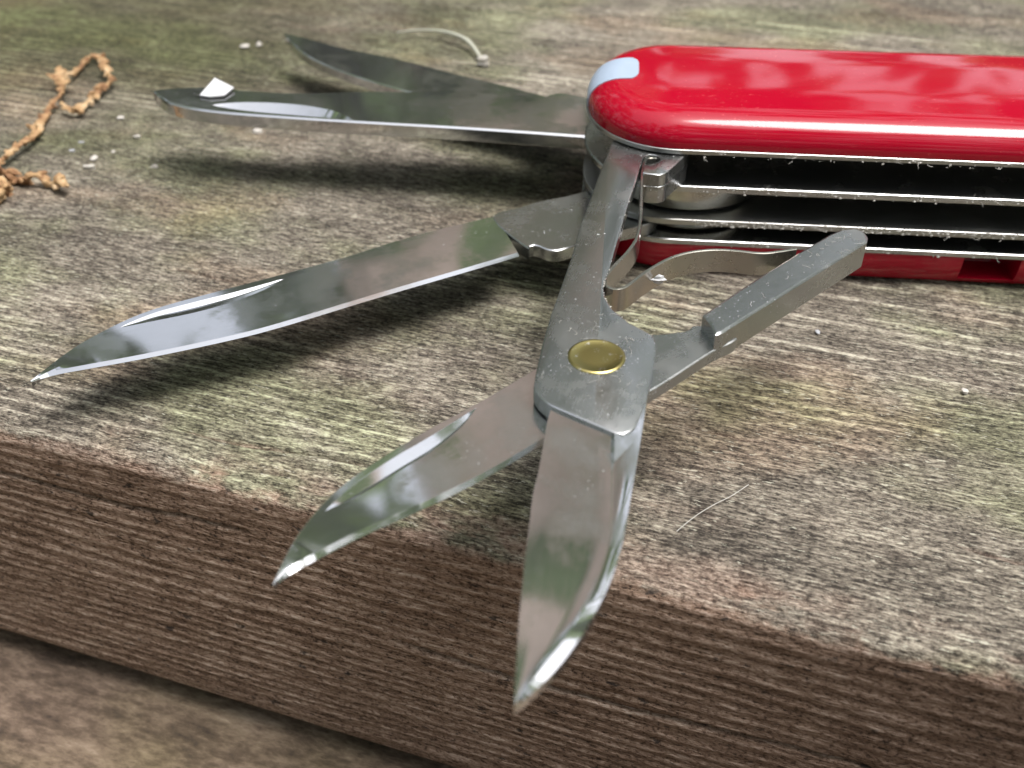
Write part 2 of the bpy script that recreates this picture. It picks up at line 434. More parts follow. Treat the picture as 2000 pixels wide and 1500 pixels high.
def inset(P, dist):
    """offset a ccw outline inwards"""
    e = np.roll(P, -1, 0) - P
    e /= np.maximum(np.linalg.norm(e, axis=1), 1e-9)[:, None]
    nrm = np.stack([-e[:, 1], e[:, 0]], 1)
    pn = np.roll(nrm, 1, 0)
    b = nrm + pn
    b /= np.maximum(np.linalg.norm(b, axis=1), 1e-9)[:, None]
    k = 1 / np.maximum(np.sum(b * nrm, 1), .45)
    return P + b * (dist * k)[:, None]

def rings(outl):
    """outl: list of (N x 3) rings, closed loops; ngon caps on both ends"""
    V = np.vstack(outl); n = len(outl[0]); F = []
    for k in range(len(outl) - 1):
        for i in range(n):
            j = (i + 1) % n
            F.append((k * n + i, k * n + j, (k + 1) * n + j, (k + 1) * n + i))
    F.append(tuple(range(n))[::-1])
    F.append(tuple((len(outl) - 1) * n + i for i in range(n)))
    return V, F

def plate(P, z0, z1, bev=.06, bev_top=None, slope=1.0):
    P = ccw(P); bt = bev if bev_top is None else bev_top
    def r(dd, z): return np.c_[inset(P, dd) if dd else P, np.full(len(P), z)]
    L = [r(bev, z0), r(bev * .3, z0 + bev * .3), r(0, z0 + bev), r(0, z1 - bt * .62 * slope), r(bt * .45, z1 - bt * .26 * slope), r(bt, z1)]
    return rings(L)

def loft(S):
    """S: stations x points x 3, closed sections, capped"""
    S = np.array(S); n, m, _ = S.shape
    V = S.reshape(-1, 3); F = []
    for i in range(n - 1):
        for j in range(m):
            k = (j + 1) % m
            F.append((i * m + j, i * m + k, (i + 1) * m + k, (i + 1) * m + j))
    F.append(tuple(range(m))); F.append(tuple((n - 1) * m + j for j in range(m))[::-1])
    return V, F

def tube(P, rad, seg=7):
    P = np.array(P, float); n = len(P)
    rad = np.broadcast_to(np.array(rad, float), (n,))
    T = np.gradient(P, axis=0); T /= np.maximum(np.linalg.norm(T, axis=1), 1e-9)[:, None]
    up = np.array([0, 0, 1.]); S = []
    for i in range(n):
        s = np.cross(T[i], up); 
        if np.linalg.norm(s) < 1e-3: s = np.array([1., 0, 0])
        s /= np.linalg.norm(s); u = np.cross(s, T[i])
        S.append([P[i] + rad[i] * (math.cos(a) * s + math.sin(a) * u) for a in np.linspace(0, 2 * math.pi, seg, endpoint=False)])
    return loft(S)

def nick(p, q, z, depth, n=22, bias=.72):
    """lens-shaped nail nick: long shallow wall from q, steep wall at p"""
    p = smooth_line(OUT[p], n); q = smooth_line(OUT[q], n)
    t = np.linspace(0, 1, n); dd = depth * np.sin(np.pi * t) ** .7
    v = p * bias + q * (1 - bias)
    w = (p - q); ext = .0
    S = []
    for i in range(n):
        if i in (0, n - 1):
            c = (p[i] + q[i]) / 2
            S.append([(c[0], c[1], z + .3), (c[0] + .002, c[1], z + .3), (c[0] + .001, c[1], z - .002)])
        else:
            S.append([(p[i][0], p[i][1], z + .3), (q[i][0], q[i][1], z + .3), (v[i][0], v[i][1], z - dd[i])])
    # walls: build as prism between z+.3 outline, z outline and the valley
    S2 = []
    for i in range(n):
        a, b, c = [np.array(x) for x in S[i]]
        S2.append([a, b, np.array([b[0], b[1], z + .0]) , c, np.array([a[0], a[1], z + .0])])
    V, F = loft(S2)
    return to_mesh("nick", V, F)

# numpy value noise
_rs = np.random.RandomState(5)
_lat = _rs.rand(256, 256)
def vnoise(x, y, off=0):
    x = x + off * 17.3; y = y + off * 9.1
    xi = np.floor(x).astype(int); yi = np.floor(y).astype(int)
    fx = x - xi; fy = y - yi
    fx = fx * fx * (3 - 2 * fx); fy = fy * fy * (3 - 2 * fy)
    g = lambda a, b: _lat[a % 256, b % 256]
    return (g(xi, yi) * (1 - fx) + g(xi + 1, yi) * fx) * (1 - fy) + (g(xi, yi + 1) * (1 - fx) + g(xi + 1, yi + 1) * fx) * fy
def fbm(x, y, o=4, off=0):
    s = 0; a = .5; tot = 0
    for k in range(o):
        s = s + a * vnoise(x * 2 ** k, y * 2 ** k, off + k); tot += a; a *= .5
    return s / tot

# ------------------------------------------------------------------ setting: the timber
BEAM_O = np.array([0.0, 27.6, 0.0]); BEAM_R = R(-18.3)
def beam():
    b = np.r_[np.linspace(150, 66, 12), np.arange(65, 42, -.18), np.arange(42, 1.0, -.10)]
    prof = [(x, 0.0, 0) for x in b]
    rr = .95
    for t in np.linspace(0, math.pi / 2, 12)[0:]:
        prof.append((rr - rr * math.sin(t), -rr + rr * math.cos(t), 1))
    prof += [(0.0, z, 2) for z in np.arange(-1.05, -16.3, -.10)]
    for t in np.linspace(0, math.pi / 2, 6):
        prof.append((.4 - .4 * math.cos(t), -16.5 - .4 * math.sin(t), 3))
    prof += [(x, -16.9, 4) for x in (3, 10, 40, 150)]
    prof = np.array(prof)
    a = np.r_[np.linspace(-220, -84, 12), np.arange(-80, 50, .24), np.linspace(52, 180, 14)]
    A, I = np.meshgrid(a, np.arange(len(prof)), indexing='ij')
    B = prof[I, 0]; Z = prof[I, 1]; K = prof[I, 2]
    # arc length over the corner so relief flows over it
    s = np.r_[0, np.cumsum(np.hypot(np.diff(prof[:, 0]), np.diff(prof[:, 1])))]
    s0 = s[np.argmax(prof[:, 2] > 0)]
    U = (s0 - s)[I]                     # >0 on top, <0 over the edge
    top = K <= 0
    # growth rings
    w1 = U / .82 + 1.6 * fbm(A * .018, U * .07, 3, 1) + .35 * fbm(A * .12, U * .5, 3, 2)
    ring_t = (.5 + .5 * np.cos(2 * np.pi * w1)) ** 4
    mask = np.clip((fbm(A * .05, U * .09, 4, 5) - .33) * 4, .12, 1) * np.clip((fbm(A * .22, U * 1.6, 3, 8) - .28) * 3.2, 0, 1)
    w2 = U / .66 + 3.2 * fbm(A * .02, U * .22, 3, 3) + 1.1 * fbm(A * .10, U * .6, 3, 4)
    ring_f = (.5 + .5 * np.cos(2 * np.pi * w2)) ** 1.6
    fmask = .35 + .65 * np.clip((fbm(A * .06, U * .2, 3, 6) - .3) * 3, 0, 1)
    side = np.clip(-U / .9, 0, 1)
    grain = (1 - side) * ring_t * mask + side * ring_f * fmask
    fine = fbm(A * 1.1, U * 3.0, 3, 9) - .5
    hair = fbm(A * 2.4, U * 6.5, 2, 15) - .5
    slow = fbm(A * .05, U * .12, 3, 12) - .5
    h = grain * (.035 + .03 * side) + fine * .06 + hair * .06 + slow * (.30 * np.clip(U / 4, 0, 1) + .10)
    # the arris is worn and splintered
    edge = np.exp(-(U / 1.1) ** 2)
    h -= edge * (.55 * np.clip(fbm(A * .10, U * .05, 3, 20) - .42, 0, 1) * 2 + .34 * np.clip(fbm(A * .6, U * 1.6, 3, 22) - .42, 0, 1) * 2)
    # a check across the front near the arris
    ck = np.exp(-((A - (-7.2) - .25 * np.sin(U * 2)) / .10) ** 2) * np.clip((-U - .3) * 3, 0, 1) * np.clip((2.6 + U) * 2, 0, 1)
    h -= .5 * ck
    # drying checks along the grain
    for u0, a0, a1, dep in ((1.9, -19, -7, .30), (4.6, 16, 34, .18), (13.0, -26, -12, .16), (24.0, 2, 20, .14), (-3.4, -30, -12, .25), (-8.2, -6, 16, .25), (9.2, -2, 9, .16)):
        cu = u0 + .35 * np.sin(A * .21 + u0) + .5 * (fbm(A * .5, A * 0, 3, int(u0 * 3) + 60) - .5)
        h -= dep * np.exp(-((U - cu) / .10) ** 2) * 1.7 * np.clip((A - a0) * .5, 0, 1) * np.clip((a1 - A) * .5, 0, 1)
    # normals of the profile
    nb = np.where(K == 0, 0, np.where(K >= 2, -1, 0)).astype(float); nz = np.where(K == 0, 1, 0).astype(float)
    c1 = K == 1
    ang = np.clip((.95 - B) / .95, 0, 1)
    nb = np.where(c1, -ang, nb); nz = np.where(c1, np.sqrt(1 - ang ** 2), nz)
    h = np.where(K >= 3, 0, h)
    B2 = B + nb * h; Z2 = Z + nz * h
    V = np.stack([A, B2, Z2], -1).reshape(-1, 3) * MM
    na, np_ = A.shape
    idx = np.arange(na * np_).reshape(na, np_)
    F = np.stack([idx[:-1, :-1], idx[1:, :-1], idx[1:, 1:], idx[:-1, 1:]], -1).reshape(-1, 4)
    me = bpy.data.meshes.new("wooden_beam")
    me.vertices.add(len(V)); me.vertices.foreach_set("co", V.ravel())
    me.loops.add(F.size); me.loops.foreach_set("vertex_index", F.ravel().astype(np.int32))
    me.polygons.add(len(F)); me.polygons.foreach_set("loop_start", np.arange(0, F.size, 4, dtype=np.int32))
    me.update(calc_edges=True); me.validate()
    at = me.attributes.new("grain", 'FLOAT', 'POINT'); at.data.foreach_set("value", grain.ravel().astype(np.float32))
    me.shade_smooth()
    me.materials.append(M['wood'])
    o = bpy.data.objects.new("wooden_beam", me); COL.objects.link(o)
    o.location = Vector(BEAM_O) * MM; o.rotation_euler = (0, 0, BEAM_R)
    tag(o, "weathered grey-green timber beam with a brown sawn front face", "beam", kind="structure")
    return o
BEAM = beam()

def lower_board():
    a = np.linspace(-200, 160, 181); b = np.linspace(-110, 30, 141)
    A, B = np.meshgrid(a, b, indexing='ij')
    Z = -18.7 + .5 * (fbm(A * .05, B * .12, 4, 30) - .5) + .18 * (fbm(A * .3, B * .8, 3, 31) - .5)
    n, m = A.shape
    V = np.stack([A, B, Z], -1).reshape(-1, 3); idx = np.arange(n * m).reshape(n, m)
    F = np.stack([idx[:-1, :-1], idx[1:, :-1], idx[1:, 1:], idx[:-1, 1:]], -1).reshape(-1, 4)
    me = bpy.data.meshes.new("lower_board"); me.from_pydata((V * MM).tolist(), [], F.tolist()); me.shade_smooth()
    me.materials.append(M['board'])
    o = bpy.data.objects.new("lower_board", me); COL.objects.link(o)
    o.location = Vector(BEAM_O) * MM; o.rotation_euler = (0, 0, BEAM_R)
    tag(o, "blurred brown board under the beam in the lower left corner", "board", kind="structure")
    return o
lower_board()

# ------------------------------------------------------------------ the knife
HO = np.array([4.0, 48.55]); HA = R(-5.3)
HU = np.array([math.cos(HA), math.sin(HA)]); HV = np.array([-math.sin(HA), math.cos(HA)])
def hp(s, w): return HO + HU * s + HV * w
HW, HL, HE = 11.9, 58.0, 5.0
def handle_outline(grow=0.0, n_end=36, dens=44):
    hw = HW / 2; pts = []
    def end(sgn, s0):
        for t in np.linspace(-math.pi / 2, math.pi / 2, n_end):
            c, s = math.cos(t), math.sin(t)
            e = 2 / 2.15
            pts.append((s0 + sgn * HE * abs(c) ** e, hw + sgn * hw * math.copysign(abs(s) ** e, s)))
    end(1, HL - .4 - HE)
    for s in np.linspace(HL - .4 - HE, -.4 + HE, dens)[1:-1]: pts.append((s, HW))
    end(-1, -.4 + HE)
    for s in np.linspace(-.4 + HE, HL - .4 - HE, dens)[1:-1]: pts.append((s, 0))
    P = ccw(np.array([hp(*p) for p in pts]))
    return inset(P, -grow) if grow else P

base = (*hp(20, HW / 2), 0.0)
knife = bpy.data.objects.new("pocket_knife", None); COL.objects.link(knife)
knife.location = Vector(base) * MM; knife.empty_display_size = .01
tag(knife, "red pocket knife with opened blades and scissors lying on the beam", "pocket knife")
bpy.context.view_layer.update()

def scale_mesh(z0, h, r, up=True, crown=.14):
    P = handle_outline(-.05); L = []
    zz = lambda q: z0 + q if up else z0 - q
    L.append(np.c_[P, np.full(len(P), zz(0))])
    L.append(np.c_[P, np.full(len(P), zz(.25))])
    for t in np.linspace(0, math.pi / 2, 13)[1:]:
        L.append(np.c_[inset(P, r * (1 - math.cos(t))), np.full(len(P), zz(.25 + (h - .25 - crown) * math.sin(t)))])
    for k in (.35, .7, 1.0):
        L.append(np.c_[inset(P, r + 2.4 * k), np.full(len(P), zz(h - crown + crown * math.sin(k * 1.5)))])
    V, F = rings(L)
    return to_mesh("handle_scale", V, F)
SZ0, SH, SR = 7.45, 1.78, 1.9
me = scale_mesh(SZ0, SH, SR)
# socket for the toothpick, cut into the left end
def pick_strip(w0, w1, smax_, grow, depth, ns=30, nw=10):
    """solid that follows the scale's end surface between w0 and w1"""
    P = handle_outline(-.05)
    def surf(s, w):
        q = hp(s, w)
        e = np.roll(P, -1, 0) - P; t = np.clip(np.sum((q - P) * e, 1) / np.maximum(np.sum(e * e, 1), 1e-9), 0, 1)
        dist = np.min(np.linalg.norm(q - (P + e * t[:, None]), axis=1))
        x = min(dist / SR, 1)
        return SZ0 + .25 + (SH - .39) * math.sqrt(max(0, 1 - (1 - x) ** 2)) + (.14 * math.sin(min(1, max(0, dist - SR) / 2.4) * 1.5) if dist > SR else 0)
    S = []
    for w in np.linspace(w0, w1, nw):
        # the end of the outline at this w
        s_end = -.4 + HE * (1 - (1 - abs((w - HW / 2) / (HW / 2)) ** 2.15) ** (1 / 2.15)) + .06
        smax = smax_ - .35 * abs((w - (w0 + w1) / 2) / ((w1 - w0) / 2)) ** 5
        row_t = []; row_b = []
        for u in np.linspace(0, 1, ns):
            s = s_end + (smax - s_end) * (u ** 1.8)
            z = surf(s, w)
            x = hp(s - grow * (1 - u) ** 2, w)
            row_t.append((x[0], x[1], z + grow))
            xb = hp(s + depth * (1 - u) ** 2 + .0, w)
            row_b.append((xb[0], xb[1], z - depth))
        fr = hp(s_end - grow, w); fb = hp(s_end + depth, w)
        S.append([(fb[0], fb[1], SZ0 + .02), (fr[0], fr[1], SZ0 + .02)] + row_t + row_b[::-1])
    V, F = loft(S)
    return to_mesh("toothpick", V, F)
WP0, WP1 = 4.95, 8.0
top_scale = place("handle_scale", me, M['red'], knife, base=(*hp(20, HW / 2), SZ0), rot=HA, sharp=50)
top_scale["label"] = "glossy red upper scale with a pale insert at its rounded end"
pk = place("toothpick", pick_strip(WP0, WP1, 2.35, .05, .25), M['pick'], top_scale, base=(*hp(1, HW / 2), SZ0), rot=HA, sharp=60)

# lower scale with a cut-out in its upper front edge
me = scale_mesh(1.975, 1.975, .85, up=False, crown=.05)
def boxm(s0, s1, w0, w1, z0, z1):
    P = np.array([hp(s0, w0), hp(s1, w0), hp(s1, w1), hp(s0, w1)])
    V, F = plate(P, z0, z1, .05); return to_mesh("b", V, F)
s_n0, s_n1 = 20.0, 22.95
me = cut(me, [boxm(s_n0, s_n1, -1, 2.2, .55, 2.2)])
place("handle_scale", me, M['red'], knife, base=(*hp(20, HW / 2), 0), rot=HA, sharp=40)["label"] = "red lower scale with a small notch cut in its edge"

ol = handle_outline(.02)
for z0, z1, bt in ((1.98, 2.30, .075), (3.16, 3.50, .04), (5.10, 5.46, .07), (7.20, 7.445, .035)):
    V, F = plate(ol, z0, z1, .04, bt, 1.0)
    place("liner", to_mesh("liner", V, F), M['liner_dusty' if z0 in (3.16, 7.20) else 'liner'], knife, base=(*hp(20, HW / 2), z0), rot=HA, sharp=25)
# back springs that close the slots from behind
for z0, z1 in ((2.30, 3.16), (3.50, 5.10), (5.46, 7.20)):
    P = np.array([hp(s, w) for s, w in ((9.5, 7.6), (50, 7.6), (54, 6), (54, HW - 1.2), (3.2, HW - 1.2), (2.6, 8.6), (5.0, 7.0))])
    V, F = plate(P, z0 + .004, z1 - .004, .05)
    place("back_spring", to_mesh("back_spring", V, F), M['dark'], knife, base=(*hp(20, 8), z0), rot=HA)
# pivot bushings seen at the left end of each slot
for z0, z1, s_, w_, r_ in ((2.30, 3.10, 5.6, 3.9, 3.1), (3.50, 5.02, 5.4, 4.2, 3.5)):
    c = hp(s_, w_)
    P = [c + r_ * np.array([math.cos(t) * 1.15, math.sin(t)]) for t in np.linspace(0, 2 * math.pi, 48, endpoint=False)]
    V, F = plate(P, z0 + .15, z1 - .01, .12)
    place("tool_tang", to_mesh("tool_tang", V, F), M['spring'], knife, base=(*c, z0), rot=HA)

# --- blades
def blade_sections(sp, ed, n, z_s, z_b, z_e, th, bev=.16, tip_thin=True, ch=.05):
    """spine, facet border and cutting edge; returns closed sections"""
    a = relax(smooth_line(OUT[sp], n)); e = relax(smooth_line(OUT[ed], n)); S = []
    for i in range(n):
        t = i / (n - 1)
        w = e[i] - a[i]; L = max(np.linalg.norm(w), 1e-3); w = w / L
        k = min(1, (1 - t) / .12) if tip_thin else 1
        b_ = min(bev, L * .35); c_ = min(ch, L * .12)
        q = lambda x, z: (a[i][0] + w[0] * x, a[i][1] + w[1] * x, z)
        zc = z_s - th * .55
        f = lambda z: zc + (z - zc) * (.6 + .4 * k)
        S.append([q(0, f(z_s - c_ * .9)), q(c_, f(z_s)), q(L * .5, f(z_s + (z_b - z_s) * .5)),
                  q(L - b_, f(z_b)), q(L - b_ * .06, f(z_e)), q(L - b_ * .3, f(z_e - .06)), q(c_, f(z_s - th)), q(0, f(z_s - th + c_))])
    return S

# pen blade on the wood side
S = blade_sections('pen_s', 'pen_e', 60, 3.05, 2.98, 2.90, .55, .28)
st = np.array(OUT['pen_start'])
V, F = loft(S)
me = to_mesh("blade", V, F)
me = cut(me, [nick('pen_np', 'pen_nq', 3.05, .13)])
pen = place("blade", me, M['blade'], knife, base=(*np.mean(OUT['pen_s'], 0), 2.5), rot=R(24), sharp=4)
pen["label"] = "pointed pen blade with nail nick, lowest of the opened blades"
V, F = plate(smooth_line(OUT['pen_tang'], 90, True), 2.36, 3.07, .05, .07)
place("tang", to_mesh("tang", V, F), M['steel'], pen, base=(*np.mean(OUT['pen_tang'], 0), 2.4), rot=R(24), sharp=25)

def flat_blade(bk, fr, n, z, th, bev):
    a = smooth_line(OUT[bk], n); f_ = smooth_line(OUT[fr], n)
    P = np.vstack([a, f_[::-1]])
    # drop doubled tip points
    keep = [0]
    for i in range(1, len(P)):
        if np.linalg.norm(P[i] - P[keep[-1]]) > .06: keep.append(i)
    P = ccw(P[keep])
    return plate(P, z - th, z, .04, bev, 1.05)
V, F = flat_blade('la_b', 'la_f', 70, 4.9, .82, .13)
me = cut(to_mesh("blade", V, F), [nick('la_np', 'la_nq', 4.907, .70, bias=.10)])
o = place("blade", me, M['blade'], knife, base=(*np.mean(OUT['la_b'], 0), 4.1), rot=R(-3), sharp=20)
o["label"] = "long straight blade with a bright groove near its edge"
V, F = flat_blade('lb_b', 'lb_f', 60, 3.0, .66, .10)
o = place("blade", to_mesh("blade", V, F), M['blade'], knife, base=(*np.mean(OUT['lb_b'], 0), 2.4), rot=R(-14), sharp=20)
o["label"] = "shorter dark blade with a curved tip, farthest behind"

# --- scissors
V, F = plate(resample(OUT['arm'], 210, True), 6.42, 7.10, .035, .07, .8)
arm = place("scissors", to_mesh("scissors", V, F), M['steel'], knife, base=(*np.mean(OUT['arm'], 0), 6.4), rot=R(72), sharp=22)
arm["label"] = "opened scissors with brass rivet and bent spring"
# thicker pivot lobe under the head plate
lob = np.array([[x, y] for x, y in OUT['arm'][2:8]])
V, F = plate(resample(lob, 60, True), 5.50, 6.42, .05, .02)
place("tang", to_mesh("tang", V, F), M['steel'], arm, base=(*lob.mean(0), 5.5), rot=R(72))
# hollow-ground fixed blade
n = 60
l_, m_, r_ = (relax(smooth_line(OUT[k], n)) for k in ('arm_l', 'arm_m', 'arm_r'))
S = []
for i in range(n):
    t = i / (n - 1); k = min(1, (1 - t) / .10) * .8 + .2
    row = []
    zf = 6.97 - .03 * t; zr = zf + .014 + .108 * max(0, 1 - t / .2) ** 1.5
    for u in (0, .25, .5, .75, .95, .975, 1.0):
        p = l_[i] * (1 - u) + m_[i] * u
        g = max(0, (u - .95) / .05); g = g * g * (3 - 2 * g)
        row.append((p[0], p[1], zf + (zr - zf) * g - .010 * math.sin(math.pi * min(u / .95, 1)) * k))
    row.append((r_[i][0], r_[i][1], zr - .022 - .10 * t ** 2))
    row.append((r_[i][0], r_[i][1], 6.50)); row.append((l_[i][0], l_[i][1], 6.45)); row.append((l_[i][0], l_[i][1], 6.80))
    S.append(row)
V, F = loft(S)
place("blade", to_mesh("blade", V, F), M['blade'], arm, base=(*l_.mean(0), 6.5), rot=R(80), sharp=20)
# moving blade and lever
S = blade_sections('lev_s', 'lev_e', 60, 6.35, 6.30, 6.16, .55, .18)
me = cut(to_mesh("blade", *loft(S)), [nick('lev_np', 'lev_nq', 6.335, .10, bias=.3)])
place("blade", me, M['blade'], arm, base=(*np.mean(OUT['lev_s'], 0), 5.8), rot=R(35), sharp=5)
V, F = plate(smooth_line(OUT['shank'], 110, True), 5.78, 6.36, .04, .06)
lev = place("lever", to_mesh("lever", V, F), M['steel'], arm, base=(*np.mean(OUT['shank'], 0), 5.8), rot=R(35), sharp=22)
V, F = plate(resample(OUT['block'], 120, True), 5.78, 7.10, .05, .11, .9)
place("lever_grip", to_mesh("lever_grip", V, F), M['steel'], arm, base=(*np.mean(OUT['block'], 0), 5.8), rot=R(40), sharp=22)
# spring strip
p = smooth_line(OUT['spring'], 150)
T = np.gradient(p, axis=0); T /= np.linalg.norm(T, axis=1)[:, None]; N = np.stack([-T[:, 1], T[:, 0]], 1)
S = []
for i in range(len(p)):
    a_, b_ = p[i] + N[i] * .075, p[i] - N[i] * .075
    c_, d_ = p[i] + N[i] * .045, p[i] - N[i] * .045
    zt = 6.98; zb = 5.86
    S.append([(*c_, zt), (*d_, zt), (*b_, zt - .03), (*b_, zb), (*a_, zb), (*a_, zt - .03)])
place("spring", to_mesh("spring", *loft(S)), M['spring'], arm, base=(*p.mean(0), 6), rot=0, sharp=25)
# rivet: a turned brass head with a raised rim
c = np.array(OUT['rivet'][2]); rad = (OUT['rivet'][1][0] - OUT['rivet'][0][0]) / 2
L = []
for rr, z in ((rad * 1.03, 6.9), (rad * 1.03, 7.13), (rad * .99, 7.17), (rad * .93, 7.18), (rad * .88, 7.155), (rad * .5, 7.165), (rad * .02, 7.17)):
    L.append([(c[0] + rr * math.cos(t), c[1] + rr * math.sin(t), z) for t in np.linspace(0, 2 * math.pi, 56, endpoint=False)])
V, F = rings([np.array(q) for q in L])
place("rivet", to_mesh("rivet", V, F), M['brass'], arm, base=(*c, 7.0), sharp=35)

# --- lint caught along the liners and on the steel: one uncountable mass
def fibre(x, y, z, length, curl, rad, seg=9, flat=.5):
    ang = random.uniform(0, 2 * math.pi); P = [np.array([x, y, z])]
    el = random.uniform(-.5, .6) * flat
    for k in range(seg):
        ang += random.gauss(0, curl); el += random.gauss(0, curl * .5) * flat
        P.append(P[-1] + length / seg * np.array([math.cos(ang) * math.cos(el), math.sin(ang) * math.cos(el), math.sin(el)]))
    return tube(P, rad * np.linspace(1, .4, len(P)), 4)
VV, FF = [], []; nv = 0
def push(V, F):
    global nv
    V = np.array(V); VV.append(V); FF.extend([tuple(i + nv for i in f) for f in F]); nv += len(V)
for z, cnt, ln in ((7.2, 24, .42), (5.3, 22, .36), (3.35, 80, .34), (2.1, 10, .3)):
    for k in range(cnt):
        q = hp(random.uniform(5.5, 24), -.02)
        push(*fibre(q[0], q[1] + .02, z + random.uniform(-.15, .12), random.uniform(.3, 1.6) * ln, .5, .015))
for k in range(46):
    q = np.array(OUT['arm'][random.randrange(14, 46)]) * random.uniform(.0, .5)
    ctr = c + np.array([random.gauss(0, .9), random.gauss(.3, 1.2)])
    push(*fibre(ctr[0], ctr[1], 7.115, random.uniform(.15, .7), .55, .008, flat=0))
def speck(x, y, z, r):
    A = np.array([[1, 0, 0], [-1, 0, 0], [0, 1, 0], [0, -1, 0], [0, 0, 1], [0, 0, -1]], float) * np.array([random.uniform(.5, 1.6) for _ in range(3)])
    A += np.array([[random.gauss(0, .2) for _ in range(3)] for _ in range(6)])
    push(A * r + np.array([x, y, z]), [(0, 2, 4), (2, 1, 4), (1, 3, 4), (3, 0, 4), (2, 0, 5), (1, 2, 5), (3, 1, 5), (0, 3, 5)])
for z, cnt in ((7.25, 50), (5.22, 60), (3.32, 420), (2.10, 30)):
    for k in range(cnt):
        sp_ = random.uniform(5.5, 26)
        if random.random() > .35 + .65 * vnoise(np.array([sp_ * .7]), np.array([z]), 3)[0]: continue
        q = hp(sp_, -.03); speck(q[0], q[1], z + random.uniform(-.16, .16), random.uniform(.016, .075))
for k in range(60):
    t_ = random.uniform(0, 6.3); rr = 1.06 * random.gauss(1.02, .06)
    speck(c[0] + rr * math.cos(t_), c[1] + rr * math.sin(t_), 7.115, random.uniform(.008, .03))
pa = np.array(OUT['arm'])
for k in range(150):
    i_ = random.randrange(15, 24); q = pa[i_] + (pa[i_ + 1] - pa[i_]) * random.random()
    speck(q[0] - random.uniform(-.02, .10), q[1] + random.uniform(-.05, .05), 7.07, random.uniform(.008, .035))
bl = np.array(OUT['block'])
for k in range(22):
    q = bl[random.randrange(len(bl))] * random.uniform(.0, 1); ctr = bl.mean(0) + (bl[random.randrange(len(bl))] - bl.mean(0)) * random.uniform(.1, .95)
    push(*fibre(ctr[0], ctr[1], 7.115, random.uniform(.1, .45), .6, .009, flat=0))
o = place("lint", to_mesh("lint", np.vstack(VV), FF), M['lint'], knife, base=base)
o["kind"] = "stuff"

# ------------------------------------------------------------------ litter lying about
def lump(c, r, seed, squash=.7, n=10):
    rs = np.random.RandomState(seed); bm = bmesh.new()
    bmesh.ops.create_icosphere(bm, subdivisions=2, radius=1)
    ph = rs.rand(3) * 6
    for v in bm.verts:
        x = v.co
        k = 1 + .25 * math.sin(3 * x.x + ph[0]) + .22 * math.sin(4 * x.y + ph[1]) + .2 * math.sin(5 * x.z + ph[2])
        v.co = Vector((c[0] + r[0] * x.x * k, c[1] + r[1] * x.y * k, c[2] + r[2] * squash * x.z * k))
    me = bpy.data.meshes.new("lump"); bm.to_mesh(me); bm.free(); return me

def knobby_twig(name, key, rad, label, seed):
    """dried conifer shoot: thin stem clad in withered, lifting scale leaves"""
    rs = np.random.RandomState(seed)
    n = 90
    p = smooth_line(OUT[key], n); t = np.arange(n)
    L = np.sum(np.linalg.norm(np.diff(p, axis=0), axis=1))
    z = .35 + .5 * vnoise(t * .13, t * 0 + seed, 2) + .25 * np.sin(t * .2 + seed)
    P = np.c_[p, np.maximum(z, .2)]
    VV, FF = [], []; nv = 0
    def put(V, F):
        nonlocal nv
        VV.append(np.array(V)); FF.extend([tuple(i + nv for i in f) for f in F]); nv += len(V)
    put(*tube(P, rad * (.35 + .3 * vnoise(t * .3, t * 0, seed)), 6))
    T = np.gradient(P, axis=0); T /= np.linalg.norm(T, axis=1)[:, None]
    for k in range(int(L * 7)):
        i = rs.randint(0, n - 3)
        fat = .45 + 1.1 * vnoise(np.array([i * .10]), np.array([float(seed)]), 7)[0]
        d = T[i] + .38 * rs.randn(3) * np.array([1, 1, .5]); d /= np.linalg.norm(d)
        ln = rad * rs.uniform(1.4, 2.6) * fat
        c0 = P[i] + rs.randn(3) * rad * .25 * fat
        bend = rs.randn(3) * .25
        Q = [c0 + d * ln * u + bend * ln * u * u for u in (0, .3, .62, .86, 1)]
        V, F = tube(Q, rad * fat * np.array([.35, .75, .68, .4, .08]), 6)
        V = np.array(V); V[:, 2] = np.maximum(c0[2] + (V[:, 2] - c0[2]) * .75, .03)
        V += rs.randn(len(V), 3) * rad * .08
        put(V, F)
    o = place(name, to_mesh(name, np.vstack(VV), FF), M['twig'], None, base=(p[:, 0].mean(), p[:, 1].mean(), 0), sharp=55)
    return tag(o, label, "twig", "dry orange twigs on the left")
knobby_twig("dry_twig", 'twig1', .24, "long zigzag dry orange-brown twig reaching up from the left border", 1)
knobby_twig("dry_twig", 'twig2', .30, "short straight dry orange twig below the zigzag twig", 4)
knobby_twig("dry_twig", 'twig3', .32, "orange twig stub cut off by the left border", 6)

names = ["topmost white crumb between the twig and the long blade", "white crescent crumb left of the long blade's shadow",
         "round white crumb, upper of the pair beside the orange twig", "round pinkish white crumb, lower of the pair beside the orange twig",
         "faint small crumb right of the pair of white crumbs", "greyish crumb between the zigzag twig and the pair of crumbs",
         "brownish crumb at the start of the long blade's shadow", "white round crumb just below the long blade",
         "yellowish crumb left of the farthest blade's tip", "pale elongated crumb left of the yellowish crumb",
         "grey faint crumb beside the zigzag twig", "small pale chip on the wood near the right border", "grey sliver of grit on the wood right of the scissors' lever"]
rad = [.34, .34, .40, .46, .22, .26, .34, .42, .42, .50, .24, .26, .30]
for i, (q, nm, r_) in enumerate(zip(OUT['crumbs'], names, rad)):
    sq = (1, .8, .8) if i not in (9, 12) else ((1.3, .7, .5) if i == 9 else (.45, 1.2, .4))
    k = r_ * .64
    o = place("crumb", lump((q[0], q[1], k * .5), (k * sq[0], k * sq[1], k * sq[2]), i + 3), M['grit' if i in (5, 10, 12) else 'crumb'], None, base=(q[0], q[1], 0), sharp=50)
    tag(o, nm, "crumb", "crumbs scattered on the beam")

